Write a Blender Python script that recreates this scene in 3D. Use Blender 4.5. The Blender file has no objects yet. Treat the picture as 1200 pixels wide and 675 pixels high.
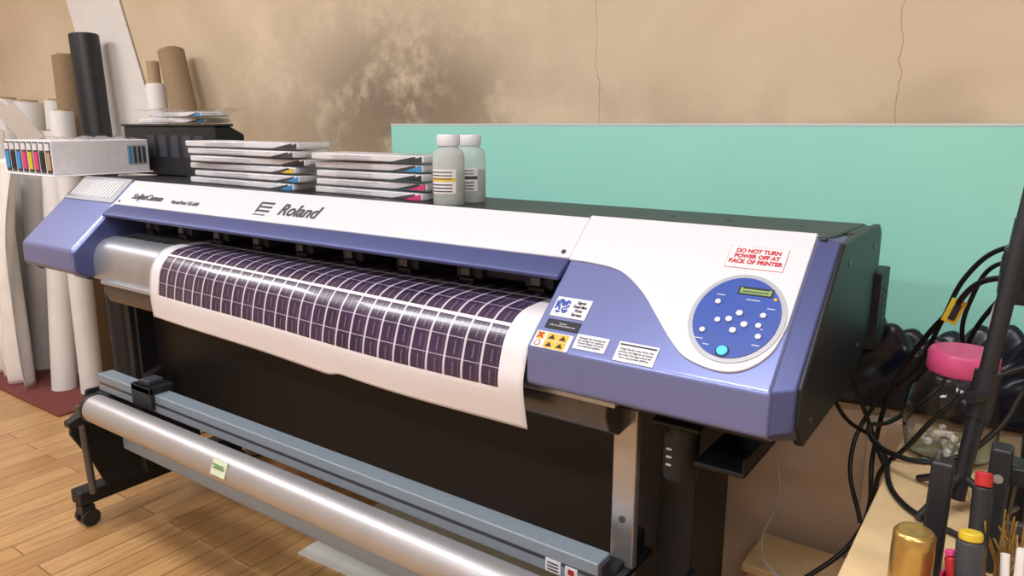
import bpy, bmesh, math, random
from mathutils import Vector, Matrix
random.seed(4)
SC=bpy.context.scene
COL=SC.collection
SC.view_settings.view_transform='Standard'

# ------------------------------------------------------------ materials
def nt(name):
    m=bpy.data.materials.new(name);m.use_nodes=True
    t=m.node_tree;b=t.nodes['Principled BSDF']
    return m,t,b
def lin(c):
    return tuple(((x/255)/12.92 if x/255<=.04045 else ((x/255+.055)/1.055)**2.4) for x in c)+(1,)
def M(name,c,rough=.5,metal=0,bump=0,scale=60,var=.06,trans=0,ior=1.45,coat=0,alpha=1,spec=.5):
    m,t,b=nt(name)
    col=lin(c)
    n=t.nodes.new('ShaderNodeTexNoise');n.inputs['Scale'].default_value=scale;n.inputs['Detail'].default_value=4
    tc=t.nodes.new('ShaderNodeTexCoord');t.links.new(tc.outputs['Object'],n.inputs['Vector'])
    r=t.nodes.new('ShaderNodeValToRGB')
    r.color_ramp.elements[0].position=.3;r.color_ramp.elements[1].position=.7
    r.color_ramp.elements[0].color=tuple(x*(1-var) for x in col[:3])+(1,)
    r.color_ramp.elements[1].color=tuple(min(1,x*(1+var)) for x in col[:3])+(1,)
    t.links.new(n.outputs['Fac'],r.inputs['Fac']);t.links.new(r.outputs['Color'],b.inputs['Base Color'])
    b.inputs['Roughness'].default_value=rough;b.inputs['Metallic'].default_value=metal
    b.inputs['IOR'].default_value=ior
    b.inputs['Specular IOR Level'].default_value=spec
    if trans: b.inputs['Transmission Weight'].default_value=trans
    if coat: b.inputs['Coat Weight'].default_value=coat
    if alpha<1: b.inputs['Alpha'].default_value=alpha
    if bump:
        bp=t.nodes.new('ShaderNodeBump');bp.inputs['Strength'].default_value=bump;bp.inputs['Distance'].default_value=.002
        t.links.new(n.outputs['Fac'],bp.inputs['Height']);t.links.new(bp.outputs['Normal'],b.inputs['Normal'])
    return m
class NB:
    def __init__(s,t): s.t=t
    def math(s,op,a,b=None,c=None):
        n=s.t.nodes.new('ShaderNodeMath');n.operation=op
        for i,v in enumerate((a,b,c)):
            if v is None: continue
            if isinstance(v,(int,float)): n.inputs[i].default_value=v
            else: s.t.links.new(v,n.inputs[i])
        return n.outputs[0]
    def mix(s,f,a,b):
        n=s.t.nodes.new('ShaderNodeMix');n.data_type='RGBA'
        for sock,v in ((n.inputs[0],f),(n.inputs[6],a),(n.inputs[7],b)):
            if isinstance(v,(int,float,tuple)): sock.default_value=v
            else: s.t.links.new(v,sock)
        return n.outputs[2]
    def noise(s,vec,scale,detail=4,dist=0):
        n=s.t.nodes.new('ShaderNodeTexNoise');n.inputs['Scale'].default_value=scale;n.inputs['Detail'].default_value=detail
        n.inputs['Distortion'].default_value=dist
        s.t.links.new(vec,n.inputs['Vector']);return n.outputs['Fac']
    def ramp(s,f,a,b):
        n=s.t.nodes.new('ShaderNodeMapRange');n.inputs[1].default_value=a;n.inputs[2].default_value=b
        n.interpolation_type='SMOOTHSTEP'
        s.t.links.new(f,n.inputs[0]);return n.outputs[0]
def mat_wall():
    m,t,b=nt('painted_plaster');k=NB(t)
    tc=t.nodes.new('ShaderNodeTexCoord').outputs['Object']
    sp=t.nodes.new('ShaderNodeSeparateXYZ');t.links.new(tc,sp.inputs[0]);x,y,z=sp.outputs
    n1=k.noise(tc,1.3,6,.4);n2=k.noise(tc,4,10,.1);n3=k.noise(tc,60,3);n4=k.noise(tc,26,6,.2)
    c=k.mix(k.ramp(n1,.35,.68),lin((202,184,158)),lin((220,202,178)))
    def blot(c,xc,zc,rx,rz,a,col,lo=.28,hi=.58):
        dx=k.math('DIVIDE',k.math('SUBTRACT',x,xc),rx);dz=k.math('DIVIDE',k.math('SUBTRACT',z,zc),rz)
        d=k.math('SQRT',k.math('ADD',k.math('MULTIPLY',dx,dx),k.math('MULTIPLY',dz,dz)))
        nn=k.math('ADD',k.math('MULTIPLY',n2,.7),k.math('MULTIPLY',n4,.3))
        st=k.math('MULTIPLY',k.ramp(d,1.2,.05),k.ramp(nn,lo,hi))
        return k.mix(k.math('MULTIPLY',st,a),c,lin(col))
    c=blot(c,-2.1,1.55,1.3,.55,.5,(160,146,124))
    c=blot(c,-1.95,1.42,.56,.38,.85,(116,104,88),.34,.56)
    c=blot(c,-1.68,1.42,.36,.20,.6,(118,102,84),.36,.58)
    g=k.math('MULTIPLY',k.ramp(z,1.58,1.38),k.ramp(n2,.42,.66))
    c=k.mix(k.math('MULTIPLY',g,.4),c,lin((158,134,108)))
    for xc,w in ((-1.10,.0011),(-.305,.0012)):
        nz=k.noise(tc,7,8,.3)
        off=k.math('MULTIPLY',k.math('SUBTRACT',nz,.5),.09)
        dd=k.math('ABSOLUTE',k.math('SUBTRACT',k.math('SUBTRACT',x,xc),off))
        f=k.math('LESS_THAN',dd,w)
        c=k.mix(k.math('MULTIPLY',f,.55),c,lin((126,104,78)))
    t.links.new(c,b.inputs['Base Color']);b.inputs['Roughness'].default_value=.6
    bp=t.nodes.new('ShaderNodeBump');bp.inputs['Strength'].default_value=.15;bp.inputs['Distance'].default_value=.004
    t.links.new(k.math('ADD',n2,n3),bp.inputs['Height']);t.links.new(bp.outputs['Normal'],b.inputs['Normal'])
    return m
def mat_floor():
    m,t,b=nt('oak_laminate');k=NB(t)
    tc=t.nodes.new('ShaderNodeTexCoord').outputs['Object']
    mp=t.nodes.new('ShaderNodeMapping');mp.inputs['Rotation'].default_value=(0,0,math.pi/2);t.links.new(tc,mp.inputs[0])
    br=t.nodes.new('ShaderNodeTexBrick');t.links.new(mp.outputs[0],br.inputs['Vector'])
    br.inputs['Scale'].default_value=1;br.inputs['Brick Width'].default_value=.62;br.inputs['Row Height'].default_value=.095
    br.inputs['Mortar Size'].default_value=.0022;br.inputs['Color1'].default_value=lin((180,136,88));br.inputs['Color2'].default_value=lin((204,162,110))
    br.inputs['Mortar'].default_value=lin((118,84,52));br.offset=.37
    mp2=t.nodes.new('ShaderNodeMapping');mp2.inputs['Scale'].default_value=(26,2.2,1);t.links.new(tc,mp2.inputs[0])
    g=k.noise(mp2.outputs[0],1.6,8,1.2)
    c=k.mix(k.math('MULTIPLY',k.ramp(g,.40,.70),.5),br.outputs['Color'],lin((142,100,60)))
    t.links.new(c,b.inputs['Base Color']);b.inputs['Roughness'].default_value=.33
    return m
def mat_print():
    m,t,b=nt('printed_label_sheet');k=NB(t)
    uv=t.nodes.new('ShaderNodeUVMap').outputs[0]
    sp=t.nodes.new('ShaderNodeSeparateXYZ');t.links.new(uv,sp.inputs[0]);u,v=sp.outputs[0],sp.outputs[1]
    cw=1.215/27;rh=.042
    fu=k.math('FRACT',k.math('DIVIDE',u,cw));fv=k.math('FRACT',k.math('DIVIDE',v,rh))
    inx=k.math('MULTIPLY',k.math('GREATER_THAN',u,0),k.math('LESS_THAN',u,1.215))
    ins=k.math('MULTIPLY',inx,k.math('GREATER_THAN',v,0))
    gu=k.math('LESS_THAN',fu,.12);gv=k.math('LESS_THAN',fv,.045)
    f3=k.math('FRACT',k.math('DIVIDE',v,rh*3));g3=k.math('LESS_THAN',f3,.055)
    body=k.mix(k.ramp(k.noise(uv,8,3),.3,.7),lin((46,34,60)),lin((62,46,76)))
    tu=k.math('MULTIPLY',k.math('GREATER_THAN',fu,.52),k.math('LESS_THAN',fu,.59))
    tv=k.math('MULTIPLY',k.math('GREATER_THAN',fv,.2),k.math('LESS_THAN',fv,.85))
    dash=k.math('GREATER_THAN',k.math('FRACT',k.math('MULTIPLY',fv,9)),.45)
    txt=k.math('MULTIPLY',k.math('MULTIPLY',tu,tv),dash)
    tu2=k.math('MULTIPLY',k.math('GREATER_THAN',fu,.84),k.math('LESS_THAN',fu,.88))
    dash2=k.math('GREATER_THAN',k.math('FRACT',k.math('MULTIPLY',fv,12)),.5)
    c=k.mix(k.math('MULTIPLY',txt,.45),body,lin((190,172,200)))
    c=k.mix(k.math('MULTIPLY',k.math('MULTIPLY',tu2,dash2),.3),c,lin((190,172,200)))
    c=k.mix(k.math('MULTIPLY',gv,.55),c,lin((205,196,214)))
    c=k.mix(k.math('MULTIPLY',gu,.8),c,lin((216,208,222)))
    c=k.mix(g3,c,lin((230,228,234)))
    c=k.mix(ins,lin((222,220,226)),c)
    t.links.new(c,b.inputs['Base Color']);b.inputs['Roughness'].default_value=.28
    b.inputs['Coat Weight'].default_value=.3
    return m
WALL=mat_wall();FLOOR=mat_floor();PRINT=mat_print()
CEIL=M('ceiling_paint',(230,230,228),.9)
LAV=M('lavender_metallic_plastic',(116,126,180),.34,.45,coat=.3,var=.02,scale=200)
LAVD=M('lavender_plastic_dark',(80,88,138),.38,.35,var=.02)  # darker lavender; on the housing chamfer it carries painted side shade
WHT=M('white_plastic',(206,208,216),.38,var=.012,coat=.15)
GREYTOP=M('silver_grey_plastic',(168,170,180),.4,.2,var=.03)
BLK=M('black_plastic',(32,34,40),.42,var=.1)
BLKM=M('black_textured_metal',(26,28,33),.5,bump=.2,scale=300)
CHAR=M('charcoal_plastic',(58,60,68),.5)
ALU=M('aluminium',(190,194,202),.32,.75,scale=20)
ALUT=M('brushed_tube',(186,186,190),.4,.6,scale=12,var=.04)
BGREY=M('blue_grey_paint',(134,146,158),.45,.15,var=.03)
STEEL=M('dark_steel',(100,102,108),.3,.7)
PANEL=M('keypad_blue',(46,76,160),.4,var=.02)
GREEN=M('mint_board',(154,224,212),.6,var=.02,scale=4)
WHTM=M('matte_white_vinyl',(226,225,225),.55,var=.03,scale=8)
WHTP=M('white_film',(232,230,228),.35,var=.05,scale=14,bump=.5)
KRAFT=M('kraft_tube',(166,142,112),.75)
KRAFTD=M('kraft_tube_dark',(146,124,98),.75)
TAUPE=M('taupe_wrapped_board',(204,186,170),.34,var=.08,scale=2.2)
WOOD=M('light_pine',(212,184,142),.55,var=.1,scale=14)
NAVY=M('navy_plastic_sheet',(20,25,40),.3,var=.3,scale=9,bump=.6)
PINK=M('pink_lid',(214,84,134),.4)
GLASS=M('clear_glass',(248,250,248),.03,trans=1,ior=1.25)
HDPE=M('milky_plastic',(226,232,234),.25,trans=.6,ior=1.1)
LIQ=M('cleaning_liquid',(206,214,212),.3,trans=.4,ior=1.15)
CABLE=M('black_cable',(16,16,18),.45)
YEL=M('yellow_plastic',(206,180,50),.5)
RED=M('red_plastic',(170,38,42),.45)
REDT=M('red_ink',(180,30,40),.6)
MAROON=M('maroon_mat',(120,62,58),.85,bump=.6,scale=250)
GOLD=M('gold_paint',(190,160,96),.3,.8)
CYAN=M('cyan_label',(54,140,200),.5);MAG=M('magenta_label',(206,60,120),.5)
ORANGE=M('warning_orange',(216,168,50),.5)
INK=M('black_ink',(34,34,42),.6)
BAG=M('clear_bag',(244,246,250),.15,trans=1,ior=1.03,var=.01,bump=1,scale=30,alpha=.35,coat=.6)
CARD=M('white_carton',(212,212,218),.5)
GRL=M('green_line',(90,140,80),.5)
EM,t_,b_=nt('lamp_tube');b_.inputs['Emission Color'].default_value=(1,.98,.95,1);b_.inputs['Emission Strength'].default_value=5
LED,t_,b_=nt('lit_button');b_.inputs['Base Color'].default_value=lin((70,180,240));b_.inputs['Emission Color'].default_value=lin((50,170,245));b_.inputs['Emission Strength'].default_value=.45
LCD,t_,b_=nt('lcd_screen');b_.inputs['Base Color'].default_value=lin((120,150,90));b_.inputs['Emission Color'].default_value=lin((130,160,90));b_.inputs['Emission Strength'].default_value=.15

# ------------------------------------------------------------ builders
def group(name,loc=(0,0,0)):
    e=bpy.data.objects.new(name,None);e.location=loc;COL.objects.link(e);e.empty_display_size=.05
    return e
def fin(name,me,mat,par=None,bevel=0,smooth=False,seg=3):
    o=bpy.data.objects.new(name,me);COL.objects.link(o)
    if mat: me.materials.append(mat)
    if smooth:
        for p in me.polygons:p.use_smooth=True
    if bevel:
        b=o.modifiers.new('b','BEVEL');b.width=bevel;b.segments=seg;b.limit_method='ANGLE';b.angle_limit=.6
        b.harden_normals=True
        for p in me.polygons:p.use_smooth=True
    if par: o.parent=par;o.matrix_parent_inverse=Matrix.Translation(-par.location)
    return o
def mesh(name,vs,fs,mat,par=None,**k):
    me=bpy.data.meshes.new(name);me.from_pydata([tuple(v) for v in vs],[],fs);me.update()
    bm=bmesh.new();bm.from_mesh(me);bmesh.ops.recalc_face_normals(bm,faces=bm.faces);bm.to_mesh(me);bm.free()
    return fin(name,me,mat,par,**k)
def box(name,x0,x1,y0,y1,z0,z1,mat,par=None,bevel=.003,**k):
    v=[(x,y,z) for x in(x0,x1) for y in(y0,y1) for z in(z0,z1)]
    f=[(0,1,3,2),(4,6,7,5),(0,4,5,1),(2,3,7,6),(0,2,6,4),(1,5,7,3)]
    return mesh(name,v,f,mat,par,bevel=bevel,**k)
def obox(name,c,size,rot,mat,par=None,bevel=.002):
    sx,sy,sz=[s/2 for s in size]
    R=rot if isinstance(rot,Matrix) else (Matrix.Rotation(rot[2],3,'Z')@Matrix.Rotation(rot[1],3,'Y')@Matrix.Rotation(rot[0],3,'X'))
    v=[Vector(c)+R@Vector((x,y,z)) for x in(-sx,sx) for y in(-sy,sy) for z in(-sz,sz)]
    f=[(0,1,3,2),(4,6,7,5),(0,4,5,1),(2,3,7,6),(0,2,6,4),(1,5,7,3)]
    return mesh(name,v,f,mat,par,bevel=bevel)
def prism(name,prof,x0,x1,mat,par=None,bevel=.004,prof2=None,**k):
    n=len(prof);v=[(x0,y,z) for y,z in prof]+[(x1,y,z) for y,z in (prof2 or prof)]
    f=[tuple(range(n)),tuple(range(2*n-1,n-1,-1))]+[(i,(i+1)%n,n+(i+1)%n,n+i) for i in range(n)]
    return mesh(name,v,f,mat,par,bevel=bevel,**k)
def tube(name,p0,p1,r,mat,par=None,r2=None,seg=40,inner=0,bevel=0):
    p0=Vector(p0);p1=Vector(p1);d=(p1-p0).normalized();q=d.to_track_quat('Z','Y').to_matrix();r2=r if r2 is None else r2
    ring=lambda c,rr:[c+q@Vector((rr*math.cos(2*math.pi*i/seg),rr*math.sin(2*math.pi*i/seg),0)) for i in range(seg)]
    v=ring(p0,r)+ring(p1,r2);f=[]
    for i in range(seg):
        j=(i+1)%seg;f.append((i,j,seg+j,seg+i))
    if inner:
        v+=ring(p0,inner)+ring(p1,inner)
        for i in range(seg):
            j=(i+1)%seg
            f+= [(2*seg+j,2*seg+i,3*seg+i,3*seg+j),(i,2*seg+i,2*seg+j,j),(seg+i,seg+j,3*seg+j,3*seg+i)]
    else: f+=[tuple(range(seg)),tuple(range(2*seg-1,seg-1,-1))]
    o=mesh(name,v,f,mat,par,bevel=bevel)
    for p in o.data.polygons: p.use_smooth=len(p.vertices)==4 and True
    if not bevel:
        es=o.modifiers.new('es','EDGE_SPLIT');es.split_angle=.7
    return o
def lathe(name,prof,loc,mat,par=None,seg=48,rot=None):
    L=Vector(loc);v=[];f=[];n=len(prof);R=rot or Matrix.Identity(3)
    for r,z in prof:
        for i in range(seg):
            a=2*math.pi*i/seg;v.append(L+R@Vector((r*math.cos(a),r*math.sin(a),z)))
    for k in range(n-1):
        for i in range(seg):
            j=(i+1)%seg;f.append((k*seg+i,k*seg+j,(k+1)*seg+j,(k+1)*seg+i))
    if prof[0][0]>1e-4:f.append(tuple(range(seg-1,-1,-1)))
    if prof[-1][0]>1e-4:f.append(tuple(range((n-1)*seg,n*seg)))
    o=mesh(name,v,f,mat,par,smooth=True)
    es=o.modifiers.new('es','EDGE_SPLIT');es.split_angle=.8
    return o
def cable(name,pts,r,mat,par=None):
    cu=bpy.data.curves.new(name,'CURVE');cu.dimensions='3D';cu.bevel_depth=r;cu.bevel_resolution=4;cu.resolution_u=10
    s=cu.splines.new('BEZIER');s.bezier_points.add(len(pts)-1)
    for b,p in zip(s.bezier_points,pts):
        b.co=p;b.handle_left_type=b.handle_right_type='AUTO'
    cu.materials.append(mat)
    o=bpy.data.objects.new(name,cu);COL.objects.link(o)
    if par:o.parent=par;o.matrix_parent_inverse=Matrix.Translation(-par.location)
    return o
def surf(name,fn,nu,nv,mat,par=None,uvfn=None,thick=0):
    v=[];f=[]
    for i in range(nu+1):
        for j in range(nv+1): v.append(fn(i/nu,j/nv))
    for i in range(nu):
        for j in range(nv):
            a=i*(nv+1)+j;f.append((a,a+nv+1,a+nv+2,a+1))
    me=bpy.data.meshes.new(name);me.from_pydata([tuple(p) for p in v],[],f);me.update()
    if uvfn:
        uv=me.uv_layers.new(name='UVMap')
        for l in me.loops:
            i,j=divmod(l.vertex_index,nv+1);uv.data[l.index].uv=uvfn(i/nu,j/nv)
    o=fin(name,me,mat,par,smooth=True)
    if thick:
        s=o.modifiers.new('s','SOLIDIFY');s.thickness=thick;s.offset=0
    return o
def text(name,s,loc,R,size,mat,par,align='CENTER',ext=.0003,bold=0,sx=1,shear=0,space=1):
    cu=bpy.data.curves.new(name,'FONT');cu.body=s;cu.size=size;cu.align_x=align;cu.align_y='CENTER';cu.extrude=ext
    cu.offset=bold;cu.shear=shear;cu.space_line=space
    cu.materials.append(mat)
    o=bpy.data.objects.new(name,cu);COL.objects.link(o)
    mw=Matrix.Translation(loc)@R.to_4x4()@Matrix.Diagonal((sx,1,1,1))
    if par:o.parent=par;o.matrix_parent_inverse=Matrix.Translation(-par.location)
    o.matrix_basis=mw
    return o

# ------------------------------------------------------------ room
X0,X1,Y0,Y1,H=-5.6,1.9,-2.4,1.98,2.75
box('floor',X0,X1,Y0,Y1,-.05,0,FLOOR,bevel=0)
box('ceiling',X0,X1,Y0,Y1,H,H+.05,CEIL,bevel=0)
box('wall_back',X0-.05,X1+.05,Y1,Y1+.08,0,H,WALL,bevel=0)
box('wall_left',X0-.08,X0,Y0,Y1,0,H,WALL,bevel=0)
box('wall_right',X1,X1+.08,Y0,Y1,0,H,WALL,bevel=0)
box('wall_front',X0-.05,X1+.05,Y0-.08,Y0,0,H,WALL,bevel=0)
def lamp(x,y,lx,ly,pw):
    g=group('ceiling_lamp',(x,y,H))
    box('housing',x-lx/2-.03,x+lx/2+.03,y-ly/2-.03,y+ly/2+.03,H-.05,H,CEIL,g)
    box('diffuser',x-lx/2,x+lx/2,y-ly/2,y+ly/2,H-.056,H-.05,EM,g,bevel=0)
    L=bpy.data.lights.new('lamp_light','AREA');L.shape='RECTANGLE';L.size=lx;L.size_y=ly;L.energy=pw;L.color=(.985,.985,1)
    o=bpy.data.objects.new('lamp_light',L);COL.objects.link(o);o.location=(0,0,-.065);o.parent=g
lamp(-2.6,.3,1.2,.3,23);lamp(-.5,.3,1.2,.3,24);lamp(-4.3,.3,1.2,.3,28);lamp(-1.6,-1.4,1.2,.3,36);lamp(.8,-.6,1.2,.3,20)
W=bpy.data.worlds.new('World');SC.world=W;W.use_nodes=True
W.node_tree.nodes['Background'].inputs[0].default_value=(.9,.93,1,1);W.node_tree.nodes['Background'].inputs[1].default_value=.3

# ------------------------------------------------------------ mint board
g=group('mint_green_board',(-.7,1.95,.16))
box('sheet',-1.9,.75,1.935,1.955,.16,1.375,GREEN,g,bevel=.001)
box('white_top_edge',-1.9,.75,1.934,1.956,1.375,1.382,WHT,g,bevel=.001)
box('support_batten',-1.9,.75,1.92,1.97,0,.16,WOOD,g)

# ------------------------------------------------------------ printer
P=group('wide_format_printer',(-1.55,1.3,.9))
BX0,BX1=-2.77,-.253
cover=[(1.275,1.200),(1.05,.995),(1.048,.925),(1.09,.905),(1.39,.915),(1.40,1.19)]
coverin=[(1.280,1.192),(1.075,1.000),(1.072,.935),(1.10,.912),(1.39,.918),(1.40,1.186)]
prism('rear_body',[(1.42,1.19),(1.60,1.184),(1.625,1.165),(1.625,1.02),(1.55,.93),(1.42,.91)],BX0+.01,BX1-.006,BLK,P,.006)
prism('top_lid',[(1.272,1.199),(1.60,1.187),(1.60,1.165),(1.272,1.178)],BX0+.02,BX1-.02,BLK,P,.004)
prism('control_housing',cover,-.715,-.283,LAV,P,.007,seg=5)
prism('housing_chamfer',[(y+.0015,z-.001) for y,z in cover],-.292,-.253,LAVD,P,.004,prof2=coverin)  # shade of the right-facing bevel put into the colour with the darker lavender
prism('end_plate_right',[(1.285,1.190),(1.60,1.188),(1.625,1.17),(1.63,1.0),(1.52,.93),(1.39,.90),(1.12,.895),(1.080,.94),(1.082,1.0)],-.262,-.247,BLK,P,.004)
for (y,z) in ((1.15,.93),(1.33,1.15),(1.48,.97),(1.55,1.15)):
    tube('screw',(-.247,y,z),(-.2455,y,z),.005,STEEL,P,seg=16)
prism('left_housing',cover,BX0,-2.42,LAV,P,.012,seg=5)
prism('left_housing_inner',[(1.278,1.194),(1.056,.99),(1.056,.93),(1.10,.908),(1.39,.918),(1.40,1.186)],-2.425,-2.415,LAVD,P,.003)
prism('end_plate_left',[(1.278,1.196),(1.60,1.188),(1.625,1.17),(1.63,1.0),(1.52,.93),(1.39,.90),(1.10,.895),(1.062,.925),(1.062,.99)],BX0-.008,BX0+.006,BLK,P,.004)
box('rear_electronics_box',-.50,-.235,1.60,1.70,.93,1.09,BLKM,P,.004)
for i in range(7): box('vent',-.2355,-.2335,1.63,1.68,.955+i*.016,.961+i*.016,CHAR,P,0)
prism('front_cover',[(1.275,1.201),(1.197,1.131),(1.203,1.122),(1.275,1.186)],-2.42,-.716,WHT,P,.003)
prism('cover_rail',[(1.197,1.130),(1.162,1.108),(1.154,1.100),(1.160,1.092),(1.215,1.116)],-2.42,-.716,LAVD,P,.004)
box('inner_back',-2.42,-.715,1.405,1.425,.93,1.19,BLK,P)
box('carriage_rail',-2.42,-.715,1.35,1.40,1.09,1.12,STEEL,P)
box('rail_beam',-2.42,-.715,1.30,1.36,1.065,1.085,CHAR,P)
for i in range(9):
    x=-2.3+i*.185
    box('pinch_bracket',x-.035,x+.035,1.25,1.33,1.048,1.085,CHAR,P)
    box('pinch_lever',x-.012,x+.012,1.235,1.26,1.055,1.075,STEEL,P)
    tube('pinch_roller',(x-.02,1.248,1.046),(x+.02,1.248,1.046),.008,BLK,P,seg=20)
box('head_carriage',-1.05,-.86,1.27,1.38,1.05,1.13,CHAR,P,.006)
pl=[(1.42,1.028),(1.18,1.028),(1.15,1.022),(1.128,1.005),(1.115,.98),(1.11,.95),(1.112,.90),(1.42,.90)]
prism('platen',pl,-2.43,-.70,ALU,P,.003)
for i in range(6): box('platen_slot',-2.40+i*.05,-2.375+i*.05,1.19,1.22,1.0275,1.0285,CHAR,P,0)
prism('drying_apron',[(1.11,.905),(1.105,.87),(1.12,.835),(1.16,.815),(1.30,.83),(1.40,.905)],-2.36,-.58,STEEL,P,.004)
prism('apron_step',[(1.10,.905),(1.098,.893),(1.14,.893),(1.14,.905)],-2.36,-.56,ALU,P,.002)
box('under_body',BX0+.1,BX1-.06,1.16,1.55,.87,.915,BLKM,P)
SR=Matrix(((1,0,0),(0,.7393,-.6734),(0,.6734,.7393)))
SN=SR@Vector((0,0,1))
def SP(x,s,off=.001):
    return Vector((x,1.275-.225*s,1.200-.205*s))+SN*off
def plate(name,pts,mat,z0=.0,z1=.0025,bevel=.0008):
    n=len(pts);v=[SP(x,s,z0) for x,s in pts]+[SP(x,s,z1) for x,s in pts]
    f=[tuple(range(n)),tuple(range(2*n-1,n-1,-1))]+[(i,(i+1)%n,n+(i+1)%n,n+i) for i in range(n)]
    return mesh(name,v,f,mat,P,bevel=bevel)
LS=.3044
def rectp(name,cx,cs,w,h,mat,z0=.0005,z1=.0015):
    hs=h/LS/2
    return plate(name,[(cx-w/2,cs-hs),(cx+w/2,cs-hs),(cx+w/2,cs+hs),(cx-w/2,cs+hs)],mat,z0,z1,0)
def elp(name,cx,cs,rx,ry,mat,z0,z1,n=48):
    return plate(name,[(cx+rx*math.cos(2*math.pi*i/n),cs-ry/LS*math.sin(2*math.pi*i/n)) for i in range(n)],mat,z0,z1,.0004)
def crom(p,n=8):
    out=[]
    for i in range(len(p)-1):
        a=p[max(0,i-1)];b=p[i];c=p[i+1];d=p[min(len(p)-1,i+2)]
        for k in range(n):
            t=k/n
            out.append(tuple(.5*((2*b[q])+(-a[q]+c[q])*t+(2*a[q]-5*b[q]+4*c[q]-d[q])*t*t+(-a[q]+3*b[q]-3*c[q]+d[q])*t**3) for q in range(len(b))))
    out.append(p[-1]);return out
sc=crom([(-.714,.36),(-.66,.365),(-.60,.40),(-.545,.52),(-.50,.67),(-.462,.80),(-.425,.895),(-.37,.935),(-.33,.90),(-.30,.78),(-.289,.60)])
plate('white_fascia',[(-.714,-.01),(-.289,-.01)]+sc[::-1],WHT,-.001,.0045,.002)
elp('keypad_ring',-.369,.605,.076,.086,GREYTOP,.004,.0062)
elp('keypad',-.369,.605,.068,.078,PANEL,.005,.0078)
rectp('lcd_bezel',-.352,.435,.056,.016,INK,.0078,.0084)
rectp('lcd',-.352,.435,.050,.011,LCD,.0084,.0088)
for q in (0,1): rectp('lcd_text',-.352,.42+.02*q,.042,.002,INK,.0088,.0089)
def btn(x,s,r,m):
    elp('key_rim',x,s,r*1.3,r*1.3,INK if m is LED else PANEL,.0078,.0086,24);elp('key',x,s,r,r,m,.0082,.0112,24)
for x,s in ((-.378,.63),(-.352,.65),(-.365,.585),(-.366,.695)): btn(x,s,.0052,WHT)
for x,s in ((-.405,.53),(-.413,.72),(-.328,.58),(-.325,.71),(-.395,.645),(-.33,.645)): btn(x,s,.0046,WHT)
btn(-.371,.825,.0085,LED);elp('led_amber',-.318,.47,.003,.003,ORANGE,.0078,.009,12)
for x,s,w in ((-.405,.48,.014),(-.352,.49,.022),(-.32,.53,.012),(-.415,.77,.014),(-.328,.66,.012),(-.325,.76,.012),(-.40,.80,.01)):
    rectp('key_legend',x,s,w,.0014,WHT,.0078,.0081)
rectp('notice_sticker_border',-.371,.205,.097,.047,REDT,.0045,.0050)
rectp('notice_sticker',-.371,.205,.0955,.0455,CARD,.0050,.0055)
text('notice_text','DO NOT TURN\nPOWER OFF AT\nBACK OF PRINTER',SP(-.371,.20,.0058),SR,.0115,REDT,P,bold=.0005,sx=.93)
rectp('logo_sticker',-.662,.705,.072,.043,CARD)
for i in range(60):
    x=-.694+random.random()*.026;s=.655+random.random()*.09;rectp('logo_dots',x,s,.0035,.0035,PANEL,.0015,.0018+i*.00001)
text('logo_text','Signet\nGuardian\nPrint\nBureau',SP(-.645,.705,.002),SR,.0088,INK,P,sx=.85,bold=.0002)
rectp('dark_sticker',-.662,.83,.068,.02,INK)
text('dark_sticker_text','Caution\nrefer to manual before use',SP(-.662,.83,.0018),SR,.0048,CARD,P)
rectp('warning_base',-.668,.945,.075,.034,CARD)
rectp('warning_left',-.695,.92,.016,.015,ORANGE,.0015,.0018);text('prohibit','X',SP(-.695,.92,.002),SR,.014,RED,P,bold=.001)
elp('prohibit_ring',-.695,.972,.0065,.0065,RED,.0015,.0018,20);elp('prohibit_in',-.695,.972,.0045,.0045,CARD,.0018,.002,20)
for i,(x,s) in enumerate(((-.671,.92),(-.649,.92),(-.671,.972),(-.649,.972))):
    rectp('warning_tile',x,s,.021,.015,ORANGE,.0015,.0018)
    plate('warning_triangle',[(x,s-.018),(x+.007,s+.014),(x-.007,s+.014)],INK,.0018,.0021,0)
rectp('info_sticker',-.594,.915,.062,.03,CARD);rectp('info_sticker_b',-.508,.925,.072,.038,CARD)
text('info_text','Maintain the heating and\nthe drying unit regularly.\nContact dealer for parts\nand cleaning supplies.',SP(-.594,.915,.0018),SR,.0052,INK,P)
text('info_text_b','Keep hands away from the\nmoving carriage at all times.\nUse only the approved ink.\nTurn sub power off first.',SP(-.508,.935,.0018),SR,.0056,INK,P)
rectp('info_bar',-.508,.88,.066,.003,INK,.0015,.0018)
plate('silver_fascia',[(BX0+.015,.0),(-2.43,.0),(-2.43,.34),(BX0+.015,.34)],GREYTOP,-.001,.004)
for i in range(14):
    x=-2.73+i*.02;plate('ridge',[(x,.05),(x+.008,.05),(x+.008,.28),(x,.28)],WHTM,.004,.006,0)
text('maker_logo','Roland',SP(-1.545,.20,.0028),SR,.054,CHAR,P,bold=.0008,shear=.2)
for k in range(3): rectp('maker_mark_bar',-1.685,.14+.045*k,.055,.006,CHAR,.0018,.0026)
rectp('maker_mark_bar',-1.69,.275,.05,.003,CHAR,.0018,.0026)
rectp('maker_mark_edge',-1.711,.20,.006,.03,CHAR,.0018,.0026)
text('model_text','SolJetCamm',SP(-2.26,.22,.0028),SR,.030,CHAR,P,bold=.0007,shear=.2,sx=1.15)
text('model_text_small','VersaPrint VS-640',SP(-2.05,.24,.0028),SR,.019,CHAR,P,bold=.0003)
for x in (-.735,-2.40): elp('cover_screw',x,.30,.005,.005,CHAR,.001,.003,16)
for x in (-.36,-.5,-.62): tube('lid_screw',(x,1.45,1.191),(x,1.45,1.1945),.005,STEEL,P,seg=16)

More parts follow.
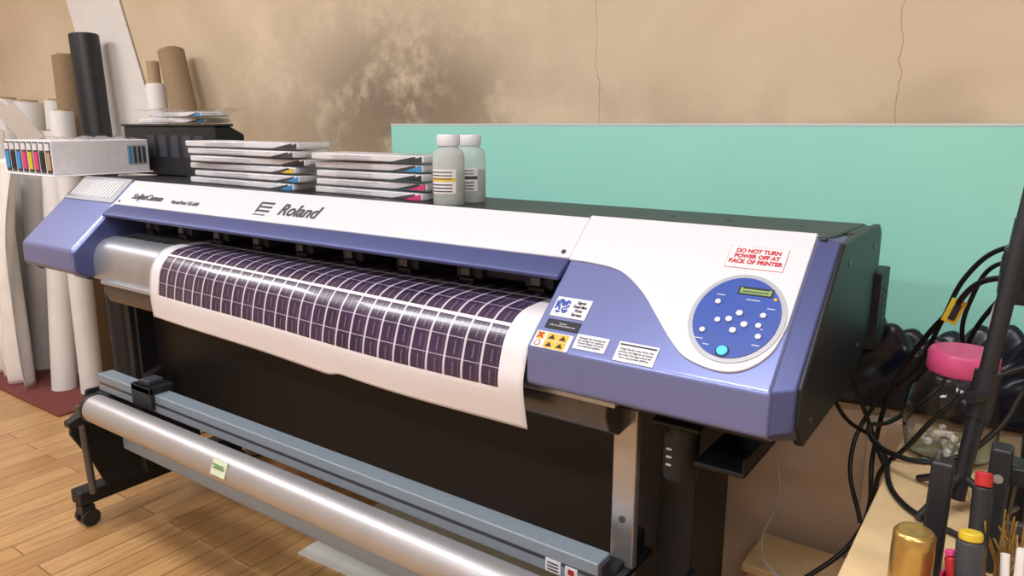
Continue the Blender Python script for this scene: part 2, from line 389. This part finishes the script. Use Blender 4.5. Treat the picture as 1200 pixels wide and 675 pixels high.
# stand
S=group('printer_stand',(-1.55,1.45,0))
for x in (-2.60,-.52):
    box('foot',x-.035,x+.035,1.04,1.70,.085,.135,BLKM,S,.006)
    box('column',x-.04,x+.04,1.30,1.50,.135,.875,BLKM,S,.005)
    for y in (1.065,1.66):
        tube('caster_stem',(x,y,.05),(x,y,.09),.012,STEEL,S,seg=20)
        prism('caster_fork',[(y-.02,.04),(y+.025,.03),(y+.025,.075),(y-.02,.08)],x-.026,x+.026,BLK,S,.004)
        tube('caster_wheel',(x-.032,y+.006,.031),(x-.012,y+.006,.031),.031,BLK,S,bevel=.004)
        tube('caster_wheel_b',(x+.012,y+.006,.031),(x+.032,y+.006,.031),.031,BLK,S,bevel=.004)
    prism('side_bracket',[(1.085,.45),(1.04,.42),(1.03,.36),(1.09,.24),(1.13,.13),(1.31,.13),(1.31,.50),(1.10,.50)],x+.036,x+.050,BLKM,S,.004)
    tube('bracket_rod',(x+.07,1.07,.14),(x+.07,1.06,.46),.012,STEEL,S)
box('rear_media_cover',-2.58,-.56,1.36,1.375,.43,.90,BLKM,S,.003)
prism('rear_media_cover_lip',[(1.36,.43),(1.375,.43),(1.42,.36),(1.405,.36)],-2.58,-.56,BLKM,S,.002)
box('rear_cross_beam',-2.58,-.56,1.50,1.56,.25,.32,BLKM,S)
box('lower_cross_beam',-2.45,-.60,1.15,1.19,.295,.345,BGREY,S,.004)
box('tension_bar',-2.46,-.585,1.10,1.15,.52,.578,BGREY,S,.004)
box('tension_bar_groove',-2.45,-.59,1.0995,1.101,.545,.553,STEEL,S,0)
box('bar_end_cap',-.587,-.580,1.106,1.144,.527,.571,CHAR,S,.002)
box('right_upright',-.615,-.565,1.205,1.225,.20,.87,ALU,S,.003)
tube('upright_screw',(-.59,1.2045,.62),(-.59,1.203,.62),.007,STEEL,S,seg=16)
box('left_upright',-2.44,-2.41,1.20,1.22,.20,.87,BLKM,S,.003)
box('upright_bracket',-.64,-.545,1.16,1.30,.18,.24,BLKM,S,.004)
for x in (-2.42,-.60):
    box('bar_clamp',x-.035,x+.035,1.085,1.30,.505,.52,BLKM,S,.003)
    prism('roll_holder',[(.97,.44),(1.09,.44),(1.30,.50),(1.30,.56),(1.16,.52),(.97,.46)],x-.018,x+.018,BLKM,S,.004)
box('bar_clamp_block',-2.22,-2.11,1.085,1.165,.578,.60,BLK,S,.004)
box('bar_clamp_face',-2.22,-2.11,1.085,1.099,.53,.60,BLK,S,.004)
box('bar_clamp_knob',-2.19,-2.14,1.10,1.15,.60,.615,CHAR,S,.004)
box('white_label',-.655,-.628,1.0975,1.0999,.527,.55,CARD,S,0)
box('red_label',-.648,-.635,1.0965,1.0985,.535,.546,RED,S,0)
box('white_label_b',-.70,-.665,1.0975,1.0999,.525,.552,CARD,S,0)
for k in range(3): box('label_line',-.695,-.67,1.0965,1.0985,.530+.007*k,.532+.007*k,INK,S,0)
R=group('take_up_roll_tube',(-1.5,1.03,.51))
tube('core',(-2.34,1.03,.505),(-.62,1.03,.505),.044,ALUT,R,inner=.036,bevel=0,seg=64)
tube('end_flange',(-2.355,1.03,.505),(-2.34,1.03,.505),.047,BLK,R,bevel=.002)
obox('green_sticker',(-1.62,.9885,.522),(.06,.002,.04),(math.radians(-22),0,0),M('green_sticker_mat',(206,214,190),.5),R,.0)
for k in range(3): obox('sticker_line',(-1.62,.9865-.0002*k,.513+.009*k),(.045,.002,.003),(math.radians(-22),0,0),GRL,R,.0)

B=group('waste_ink_bottle',(-.46,1.18,.80))
lathe('bottle',[(0,0),(.030,0),(.032,.008),(.032,.075),(.032,.10),(.020,.112),(.02,.118),(0,.118)],(-.47,1.19,.755),BLK,B)
box('holder',-.51,-.42,1.14,1.24,.865,.872,BLKM,B)
for k in range(3): box('graduation',-.485,-.475,1.156,1.160,.785+.015*k,.788+.015*k,CARD,B,0)
T=group('side_bracket_tray',(-.40,1.25,.80))
box('tray',-.435,-.345,1.16,1.34,.795,.805,BLKM,T);box('tray_wall',-.35,-.345,1.16,1.34,.805,.83,BLKM,T)
box('tray_arm',-.478,-.435,1.36,1.42,.79,.805,BLKM,T);box('tray_link',-.44,-.40,1.33,1.42,.79,.80,BLKM,T)
box('tray_hanger',-.43,-.40,1.31,1.34,.805,.875,BLKM,T)

# paper
PP=group('printed_label_paper',(-1.38,1.1,1.0))
Lp=[(1.40,1.034),(1.28,1.034),(1.17,1.034),(1.125,1.020),(1.096,.985),(1.085,.94),(1.082,.89),(1.086,.832)]
Rp=[(1.40,1.034),(1.28,1.035),(1.17,1.037),(1.11,1.028),(1.068,.995),(1.05,.955),(1.042,.91),(1.056,.828)]
Lc=crom(Lp,8);Rc=crom(Rp,8);NV=len(Lc)-1
def pf(u,v):
    j=round(v*NV);y=Lc[j][0]*(1-u)+Rc[j][0]*u;z=Lc[j][1]*(1-u)+Rc[j][1]*u
    w=max(0,(v-.45)/.55);y-=.010*w*math.sin(math.pi*u)+.004*w*math.sin(u*11);z+=.006*w*w*math.sin(u*5+1)
    if w>.8: z+=.010*(w-.8)/.2*(1 if u>.62 else math.exp(-((u-.62)/.02)**2))*(1-max(0,u-.62)*2.4)
    return (-2.04+1.322*u,y,z+.001)
NU=100
arc=[0]
for j in range(NV,0,-1):
    a=pf(.3,j/NV);b=pf(.3,(j-1)/NV);arc.append(arc[-1]+math.dist(a[1:],b[1:]))
arc=arc[::-1]
surf('sheet',pf,NU,NV,PRINT,PP,uvfn=lambda u,v:(1.322*u-.05,arc[round(v*NV)]-.073+.022*u),thick=.0006)

# ------------------------------------------------------------ things on the printer
def bottle(x,y,z,lab):
    g=group('solvent_bottle',(x,y,z))
    lathe('body',[(0,.001),(.034,.001),(.037,.006),(.037,.112),(.033,.126),(.023,.134),(.0225,.142),(0,.142)],(x,y,z),HDPE,g)
    lathe('liquid',[(0,.003),(.033,.003),(.0355,.008),(.0355,.080),(0,.080)],(x,y,z),LIQ,g)
    lathe('cap',[(0,.138),(.026,.138),(.027,.142),(.027,.160),(.025,.163),(0,.163)],(x,y,z),WHT,g)
    def lf(u,v,r=.0375,z0=.03,z1=.085):
        a=math.radians(-140+115*u);return (x+r*math.cos(a),y+r*math.sin(a),z+z0+(z1-z0)*v)
    surf('label',lf,16,2,CARD,g)
    surf('label_band',lambda u,v:lf(u,v,.0378,.058,.066) ,16,2,YEL if lab else CHAR,g)
    for k in range(6): surf('label_text',lambda u,v,k=k:lf(.08+u*.8,v,.0379,.034+.0075*k+(.006 if k>2 else 0),.0365+.0075*k+(.006 if k>2 else 0)),16,1,INK if k<3 else STEEL,g)
bottle(-1.125,1.33,1.194,True);bottle(-1.145,1.435,1.192,False)
def pack(name,cx,cy,z,w,d,h,ang,lab,par,tilt=0):
    Rm=Matrix.Rotation(ang,3,'Z')@Matrix.Rotation(tilt,3,'Y')
    c=Vector((cx,cy,z+h/2))
    obox('cartridge',c,(w,d,h*.74),Rm,CARD,par,.003)
    obox('bag',c,(w+.03,d+.016,h*.95),Rm,BAG,par,.007)
    for sgn in (-1,1):
        ph=random.random()*6
        surf('bag_flap',lambda u,v:c+Rm@Vector((sgn*(w/2+.012+.022*u),(v-.5)*(d+.01)*(1-.15*u),.004*math.sin(v*14+ph)*u-.004*u)),6,14,BAG,par,thick=.0006)
    e=c+Rm@Vector((w/2-.11,-d/2-.001,0))
    hh=h*.36
    for (a,b_,m) in ((0,.085,CHAR),(.05,.105,lab)):
        q=[Vector((a,0,-hh)),Vector((b_,0,-hh)),Vector((b_,0,hh*.9))]
        v=[e+Rm@(p+Vector((0,-.0008 if m is CHAR else -.0014,0))) for p in q]+[e+Rm@(p+Vector((0,.001,0))) for p in q]
        mesh('label_wedge',v,[(0,1,2),(3,5,4),(0,3,4,1),(1,4,5,2),(2,5,3,0)],m,par)
    for k in range(2): obox('print_line',c+Rm@Vector((-w*.12,-d/2-.0006,(k-.5)*h*.25)),(w*.35,.001,h*.07),Rm,GREYTOP,par,0)
    top=c+Rm@Vector((w/2-.07,0,h*.375))
    obox('label_top',top,(.11,d*.75,.001),Rm,CHAR if lab is INK else GREYTOP,par,0)
K=group('ink_cartridge_pack_stack',(-1.95,1.42,1.19))
labs=[CYAN,CYAN,YEL,INK,STEEL,CHAR]
for i in range(6): pack('p',-1.965+random.uniform(-.025,.02),1.42+random.uniform(-.008,.006),1.195+i*.0228,.54,.12,.0222,random.uniform(-.04,.03),labs[i],K,random.uniform(-.004,.004))
K=group('ink_cartridge_pack_stack',(-1.42,1.42,1.19))
labs=[MAG,MAG,INK,CYAN,CHAR]
for i in range(5): pack('p',-1.425+random.uniform(-.015,.006),1.41+random.uniform(-.006,.006),1.195+i*.0226,.40,.12,.022,random.uniform(-.03,.03),labs[i],K,random.uniform(-.004,.004))
G=group('bulk_ink_unit',(-2.62,1.57,1.19))
prism('case',[(1.54,1.190),(1.66,1.188),(1.66,1.345),(1.60,1.375),(1.54,1.375)],-2.97,-2.36,BLKM,G,.008)
box('case_lid',-2.98,-2.35,1.535,1.61,1.372,1.381,BLK,G,.003)
for i in range(5): box('slot',-2.80+i*.08,-2.75+i*.08,1.5385,1.541,1.26,1.34,CHAR,G,0)
K=group('ink_cartridge_pack_flat',(-2.6,1.58,1.38))
for i,(dx,a) in enumerate(((0,.05),(.04,-.12))): pack('p',-2.62+dx,1.585,1.383+i*.021,.40,.10,.02,a,CYAN,K)
surf('crumpled_bag',lambda u,v:(-2.88+.60*u,1.53+.11*v,1.428+.006*math.sin(u*23+v*5)*math.sin(v*9)+.006*math.sin(u*7)),40,12,BAG,K,thick=.001)
G=group('ink_cartridge_rack',(-2.95,1.33,1.2))
box('tray',-3.12,-2.74,1.165,1.52,1.203,1.209,WHTM,G)
cols=[CYAN,INK,CYAN,MAG,YEL,MAG,INK,KRAFT]
for i,m in enumerate(cols):
    x=-3.11+i*.046
    box('cartridge',x,x+.042,1.17,1.51,1.209,1.325,CARD,G,.004)
    box('end_face',x+.004,x+.038,1.168,1.171,1.215,1.32,CHAR,G,0)
    box('colour_label',x+.006,x+.036,1.166,1.169,1.225,1.285,m,G,0)
    box('end_cap_mark',x+.006,x+.036,1.166,1.169,1.292,1.315,CARD,G,0)
surf('bag_over',lambda u,v:(-3.10+.37*u,1.30+.22*v,1.329+.005*math.sin(u*19+v*7)+.004*math.sin(v*15)),30,24,BAG,G,thick=.001)
box('side_print',-2.7465,-2.7450,1.43,1.50,1.235,1.305,GREYTOP,G,0)
for k in range(4): box('side_print_bar',-2.7452,-2.7440,1.435+.017*k,1.445+.017*k,1.24,1.30,CYAN if k==0 else CHAR,G,0)

# ------------------------------------------------------------ left corner stock
def roll(g,p0,p1,r,m,core=True,ext=.01):
    tube('roll',p0,p1,r,m,g,inner=r*.65 if core else 0)
    if core: 
        tube('core',p0,Vector(p1)+(Vector(p1)-Vector(p0)).normalized()*ext,r*.64,KRAFT,g,inner=r*.52)
g=group('vinyl_roll_bundle',(-4.4,1.8,0))
roll(g,(-4.56,1.76,0),(-4.38,1.78,1.33),.06,WHTM)
roll(g,(-4.10,1.66,0),(-4.17,1.80,1.34),.06,WHTM)
roll(g,(-4.72,1.86,0),(-4.60,1.88,1.50),.07,WHTM)
roll(g,(-4.95,1.80,0),(-4.84,1.86,1.52),.085,WHTM)
roll(g,(-4.33,1.84,0),(-4.29,1.88,1.50),.05,WHTM)
roll(g,(-3.92,1.72,0),(-4.03,1.79,1.44),.055,WHTM)
g=group('black_vinyl_roll',(-3.7,1.84,0));roll(g,(-3.66,1.80,0),(-3.86,1.86,1.80),.066,BLK,False)
g=group('cardboard_tube_tall',(-4.1,1.9,0));roll(g,(-4.12,1.86,.0),(-4.13,1.88,1.72),.055,KRAFTD)
g=group('white_vinyl_roll',(-3.1,1.8,0));roll(g,(-3.02,1.76,0),(-3.27,1.86,1.55),.042,WHTM,True,.10)
g=group('cardboard_tube',(-2.6,1.8,0));roll(g,(-2.60,1.78,0),(-3.17,1.89,1.69),.055,KRAFTD)
g=group('white_foam_sheet',(-3.8,1.95,0))
v=[(-3.45,1.955,0),(-2.95,1.955,0),(-3.88,1.972,2.4),(-4.38,1.972,2.4)]
mesh('sheet',v+[(a,b+.006,c) for a,b,c in v],[(0,1,2,3),(7,6,5,4),(0,4,5,1),(1,5,6,2),(2,6,7,3),(3,7,4,0)],WHTM,g)
g=group('draped_plastic_film',(-4.6,1.6,0))
def df(u,v):
    x=-5.2+.98*u;a=1-.35*v
    fold=(.040*math.sin(u*22+1.8*v)+.022*math.sin(u*43-1.1*v)+.008*math.sin(u*80+v*9))*a
    return (x+.10*v*(1-u)+.05*v,1.55+fold+.08*v*v-.02*math.sin(v*3),.015+1.17*v+.04*math.sin(u*9)*v)
surf('film',df,140,40,WHTP,g,thick=.002)
g=group('paper_scraps',(-4.2,1.7,1.35))
for c,a in (((-4.30,1.67,1.40),.5),((-4.20,1.66,1.38),-.3),((-4.50,1.67,1.36),1.0)):
    obox('scrap',c,(.14,.004,.2),(.5,a,.3),WHTM,g,0)
g=group('floor_mat',(-4.6,1.75,0));box('mat',-5.5,-3.72,1.46,1.94,0,.012,MAROON,g)
g=group('paper_sheets',(-1.4,1.3,0))
obox('sheet_a',(-1.4,1.62,.004),(.9,.45,.006),(0,0,.05),WHTM,g,0);obox('sheet_b',(-1.45,1.2,.003),(.42,.3,.004),(0,0,-.3),CARD,g,0)

# ------------------------------------------------------------ behind right
g=group('wrapped_board_stack',(.1,1.8,0))
box('boards',-1.0,1.2,1.76,1.90,0,.76,TAUPE,g,.01)
box('boards_front',-.25,1.0,1.735,1.755,0,.74,TAUPE,g,.004)
g=group('navy_plastic_bundle',(.2,1.8,.78))
def nf(u,v):
    a=math.pi*v;cr=.008*math.sin(u*57+a*7)+.006*math.sin(u*93-a*11)
    r=.07+.010*math.sin(u*17+v*3)+.008*math.sin(u*31+a*4)+cr*math.sin(a)
    return (-.42+1.5*u,1.82-r*1.1*math.cos(a),.764+r*2.75*math.sin(a)*(.88+.08*math.sin(u*6+2)))
surf('bundle',nf,240,40,NAVY,g,thick=.003)
g=group('wooden_crate',(-.25,1.55,0))
for z in (.05,.18,.31): box('slat',-.44,.05,1.55,1.57,z,z+.07,WOOD,g)
box('top_board',-.45,.06,1.54,1.70,.38,.40,WOOD,g);box('post_a',-.44,-.40,1.57,1.61,0,.38,WOOD,g);box('post_b',.0,.04,1.57,1.61,0,.38,WOOD,g)
box('back_slat',-.44,.05,1.67,1.69,.0,.38,WOOD,g)

# ------------------------------------------------------------ workbench
g=group('workbench',(.4,1.0,0))
box('top',-.155,1.1,-.2,1.60,.765,.80,WOOD,g,.004)
for x,y in ((-.08,-.1),(1.03,-.1),(-.08,1.38),(1.03,1.50)): box('leg',x-.03,x+.03,y-.03,y+.03,0,.765,WOOD,g)
TZ=.8005
JX=-.078
g=group('glass_jar',(JX,1.45,TZ))
lathe('glass',[(0,.002),(.055,.002),(.068,.012),(.075,.045),(.076,.09),(.070,.125),(.052,.150),(.047,.160),(.047,.172),(.044,.172),(.044,.158),(.050,.147),(.066,.123),(.072,.09),(.071,.045),(.064,.016),(.05,.008),(0,.008)],(JX,1.45,TZ),GLASS,g)
lathe('lid',[(0,.158),(.052,.158),(.055,.162),(.055,.190),(.051,.196),(0,.196)],(JX+.006,1.45,TZ+.002),PINK,g)
for k in range(26):
    a=random.random()*6.28;r=random.random()*.045
    lathe('bead',[(0,-.007),(.006,-.004),(.007,0),(.006,.004),(0,.007)],(JX+r*math.cos(a),1.45+r*math.sin(a),TZ+.017+random.random()*.03),WHTM,g,seg=12)
g=group('light_stand',(-.03,1.28,TZ))
tube('pole',(-.046,1.24,TZ+.02),(.01,1.34,1.52),.012,BLK,g)
tube('collar',(-.034,1.261,.95),(-.029,1.270,1.02),.018,BLK,g)
tube('collar_upper',(-.0105,1.303,1.20),(-.0075,1.308,1.245),.018,BLK,g)
tube('lock_knob',(-.03,1.255,.985),(-.045,1.235,.985),.009,BLK,g)
for a in (-.3,2.3,4.2): tube('leg',(-.044,1.243,.86),(-.044+.09*math.cos(a),1.243+.09*math.sin(a),TZ+.007),.006,BLK,g)
box('bracket',-.03,-.005,1.285,1.385,1.135,1.15,BLK,g)
g=group('power_adapter',(.03,1.40,1.1))
box('adapter',-.035,.07,1.386,1.44,1.10,1.19,BLK,g,.005)
box('adapter_rib',-.037,-.033,1.395,1.43,1.115,1.175,CHAR,g,.001)
cable('adapter_lead',[(.04,1.40,1.10),(.05,1.45,.95),(.08,1.50,.806),(.12,1.5,.806)],.004,CABLE,g)
g=group('black_equipment_case',(.14,1.5,TZ))
box('case',.03,.30,1.44,1.58,TZ,.96,BLK,g,.008);box('case_handle',.10,.22,1.50,1.52,.96,.985,CHAR,g,.004)
g=group('gold_spray_can',(-.075,.945,TZ))
lathe('can',[(0,0),(.023,0),(.024,.004),(.024,.075),(.0235,.08),(.0235,.094),(.020,.099),(.017,.0995),(0,.097)],(-.072,.945,TZ),GOLD,g)
g=group('tool_cup',(-.005,.93,TZ))
lathe('cup',[(0,0),(.030,0),(.032,.06),(.030,.06),(.028,.004),(0,.004)],(-.008,.93,TZ),M('magenta_cup',(168,34,84),.4),g)
def handle(name,p,q,c1,c2,r):
    p=Vector(p);q=Vector(q);m=p.lerp(q,.5)
    tube(name+'_shaft',p,m,r*.35,STEEL,g);tube(name+'_grip',m,p.lerp(q,.90),r,c1,g,bevel=.003,seg=16);tube(name+'_end',p.lerp(q,.90),q,r*.85,c2,g,bevel=.003,seg=16)
handle('screwdriver',(-.008,.93,.806),(-.016,.95,.915),CHAR,YEL,.015)
handle('driver',(-.004,.935,.806),(-.012,.99,.975),BLK,RED,.011)
handle('awl',(-.018,.93,.806),(-.034,.95,.885),RED,MAG,.007)
def clamp(x,y,z,a,n='spring_clamp'):
    g=group(n,(x,y,z));R=Matrix.Rotation(a,3,'Z')
    c=Vector((x,y,z))
    obox('jaw_a',c+R@Vector((-.02,0,.065)),(.014,.022,.12),R@Matrix.Rotation(.12,3,'Y'),BLK,g,.003)
    obox('jaw_b',c+R@Vector((.02,0,.065)),(.014,.022,.12),R@Matrix.Rotation(-.12,3,'Y'),BLK,g,.003)
    tube('pivot',c+R@Vector((-.03,0,.06)),c+R@Vector((.03,0,.06)),.008,STEEL,g)
    obox('pad',c+R@Vector((0,0,.125)),(.03,.024,.014),R,BLK,g,.003)
clamp(.02,1.16,TZ,1.1)
g=group('bar_clamp',(0,1.2,TZ))
box('bar',-.005,.14,1.085,1.097,.925,.95,BLK,g);box('jaw',-.01,.015,1.075,1.107,.801,.975,BLK,g,.005);box('slider',.06,.09,1.075,1.107,.801,.975,BLK,g,.005)
box('lower_bar',.0,.14,1.085,1.097,.855,.875,CHAR,g);tube('rivet',(.002,1.073,.935),(.002,1.077,.935),.006,ALU,g,seg=16)
box('grip',.09,.15,1.07,1.11,.92,.955,CHAR,g,.006)
g=group('black_tool_block',(-.05,1.03,TZ))
prism('holder',[(1.015,.8005),(1.045,.8005),(1.045,.95),(1.035,.966),(1.02,.96)],-.070,-.044,BLK,g,.004)
tube('peg',(-.063,1.03,.96),(-.063,1.03,.972),.004,STEEL,g)
g=group('gold_tinsel',(.02,1.0,TZ))
for k in range(34):
    a=random.uniform(-1.2,1.2);x=.028+random.uniform(-.02,.02);y=.99+random.uniform(-.02,.02)
    cable('strand',[(x,y,TZ+.003),(x+.01*math.sin(a*3),y+.01,TZ+.05),(x+.04*math.sin(a),y+.03*math.cos(a*5),TZ+.10+random.random()*.03)],.0011,GOLD,g)
g=group('paint_brushes',(.02,.95,TZ))
for k in range(6): tube('brush',(.028+.010*k,.95,TZ+.001),(.020+.014*k,.965,TZ+.09+.012*(k%3)),.005,WHTM,g,seg=14)

# ------------------------------------------------------------ cables
g=group('power_cables',(-.1,1.5,.9))
cable('cable_a',[(.02,1.40,1.14),(-.06,1.46,1.12),(-.10,1.50,1.06),(-.15,1.56,.97),(-.20,1.62,.84),(-.22,1.64,.70),(-.21,1.52,.58),(-.30,1.46,.46),(-.48,1.42,.30)],.005,CABLE,g)
cable('cable_b',[(.04,1.42,1.12),(-.02,1.55,1.09),(-.06,1.60,1.02),(-.10,1.63,.90),(-.17,1.55,.82),(-.20,1.40,.84),(-.15,1.31,.84),(-.07,1.28,.86),(-.01,1.32,.91),(.02,1.38,.97)],.0045,CABLE,g)
cable('cable_c',[(-.30,1.58,.93),(-.24,1.60,.80),(-.20,1.58,.72),(-.165,1.38,.80),(-.11,1.20,.806),(-.02,1.14,.806)],.0045,CABLE,g)
cable('cable_d',[(.0,1.42,1.16),(-.05,1.50,1.14),(-.075,1.54,1.08),(-.085,1.56,1.0),(-.06,1.60,.93)],.004,CABLE,g)
cable('cable_e',[(-.26,1.35,.91),(-.24,1.42,.84),(-.20,1.5,.78),(-.18,1.56,.70),(-.2,1.58,.58)],.004,CABLE,g)
cable('cable_f',[(.03,1.36,1.02),(-.03,1.35,.98),(-.09,1.35,.91),(-.13,1.36,.84),(-.17,1.40,.77),(-.19,1.48,.66),(-.22,1.5,.5)],.0045,CABLE,g)
cable('cable_g',[(.02,1.46,1.18),(-.04,1.52,1.17),(-.09,1.56,1.11),(-.12,1.58,1.02),(-.16,1.62,.90),(-.23,1.62,.80),(-.25,1.56,.70),(-.21,1.5,.6)],.0045,CABLE,g)
cable('cable_white',[(.02,1.45,1.16),(-.03,1.48,1.10),(-.04,1.52,1.0),(-.02,1.56,.9)],.003,WHTM,g)
cable('cable_grey',[(-.42,1.58,.92),(-.43,1.56,.78),(-.38,1.54,.60),(-.40,1.52,.45),(-.34,1.5,.41)],.0025,GREYTOP,g)
obox('yellow_tag',(-.098,1.495,1.055),(.024,.010,.044),(0,.35,.5),YEL,g,.001)
obox('yellow_tag_text',(-.0965,1.4885,1.055),(.012,.001,.03),(0,.35,.5),INK,g,0)

# ------------------------------------------------------------ camera
cd=bpy.data.cameras.new('camera');co=bpy.data.objects.new('camera',cd);COL.objects.link(co)
cd.sensor_width=36;cd.lens=26.01;cd.clip_start=.02
yaw=math.radians(35.4);pitch=math.atan(192/867)
co.location=(0,0,1.38);co.rotation_euler=(math.pi/2-pitch,0,yaw)
SC.camera=co
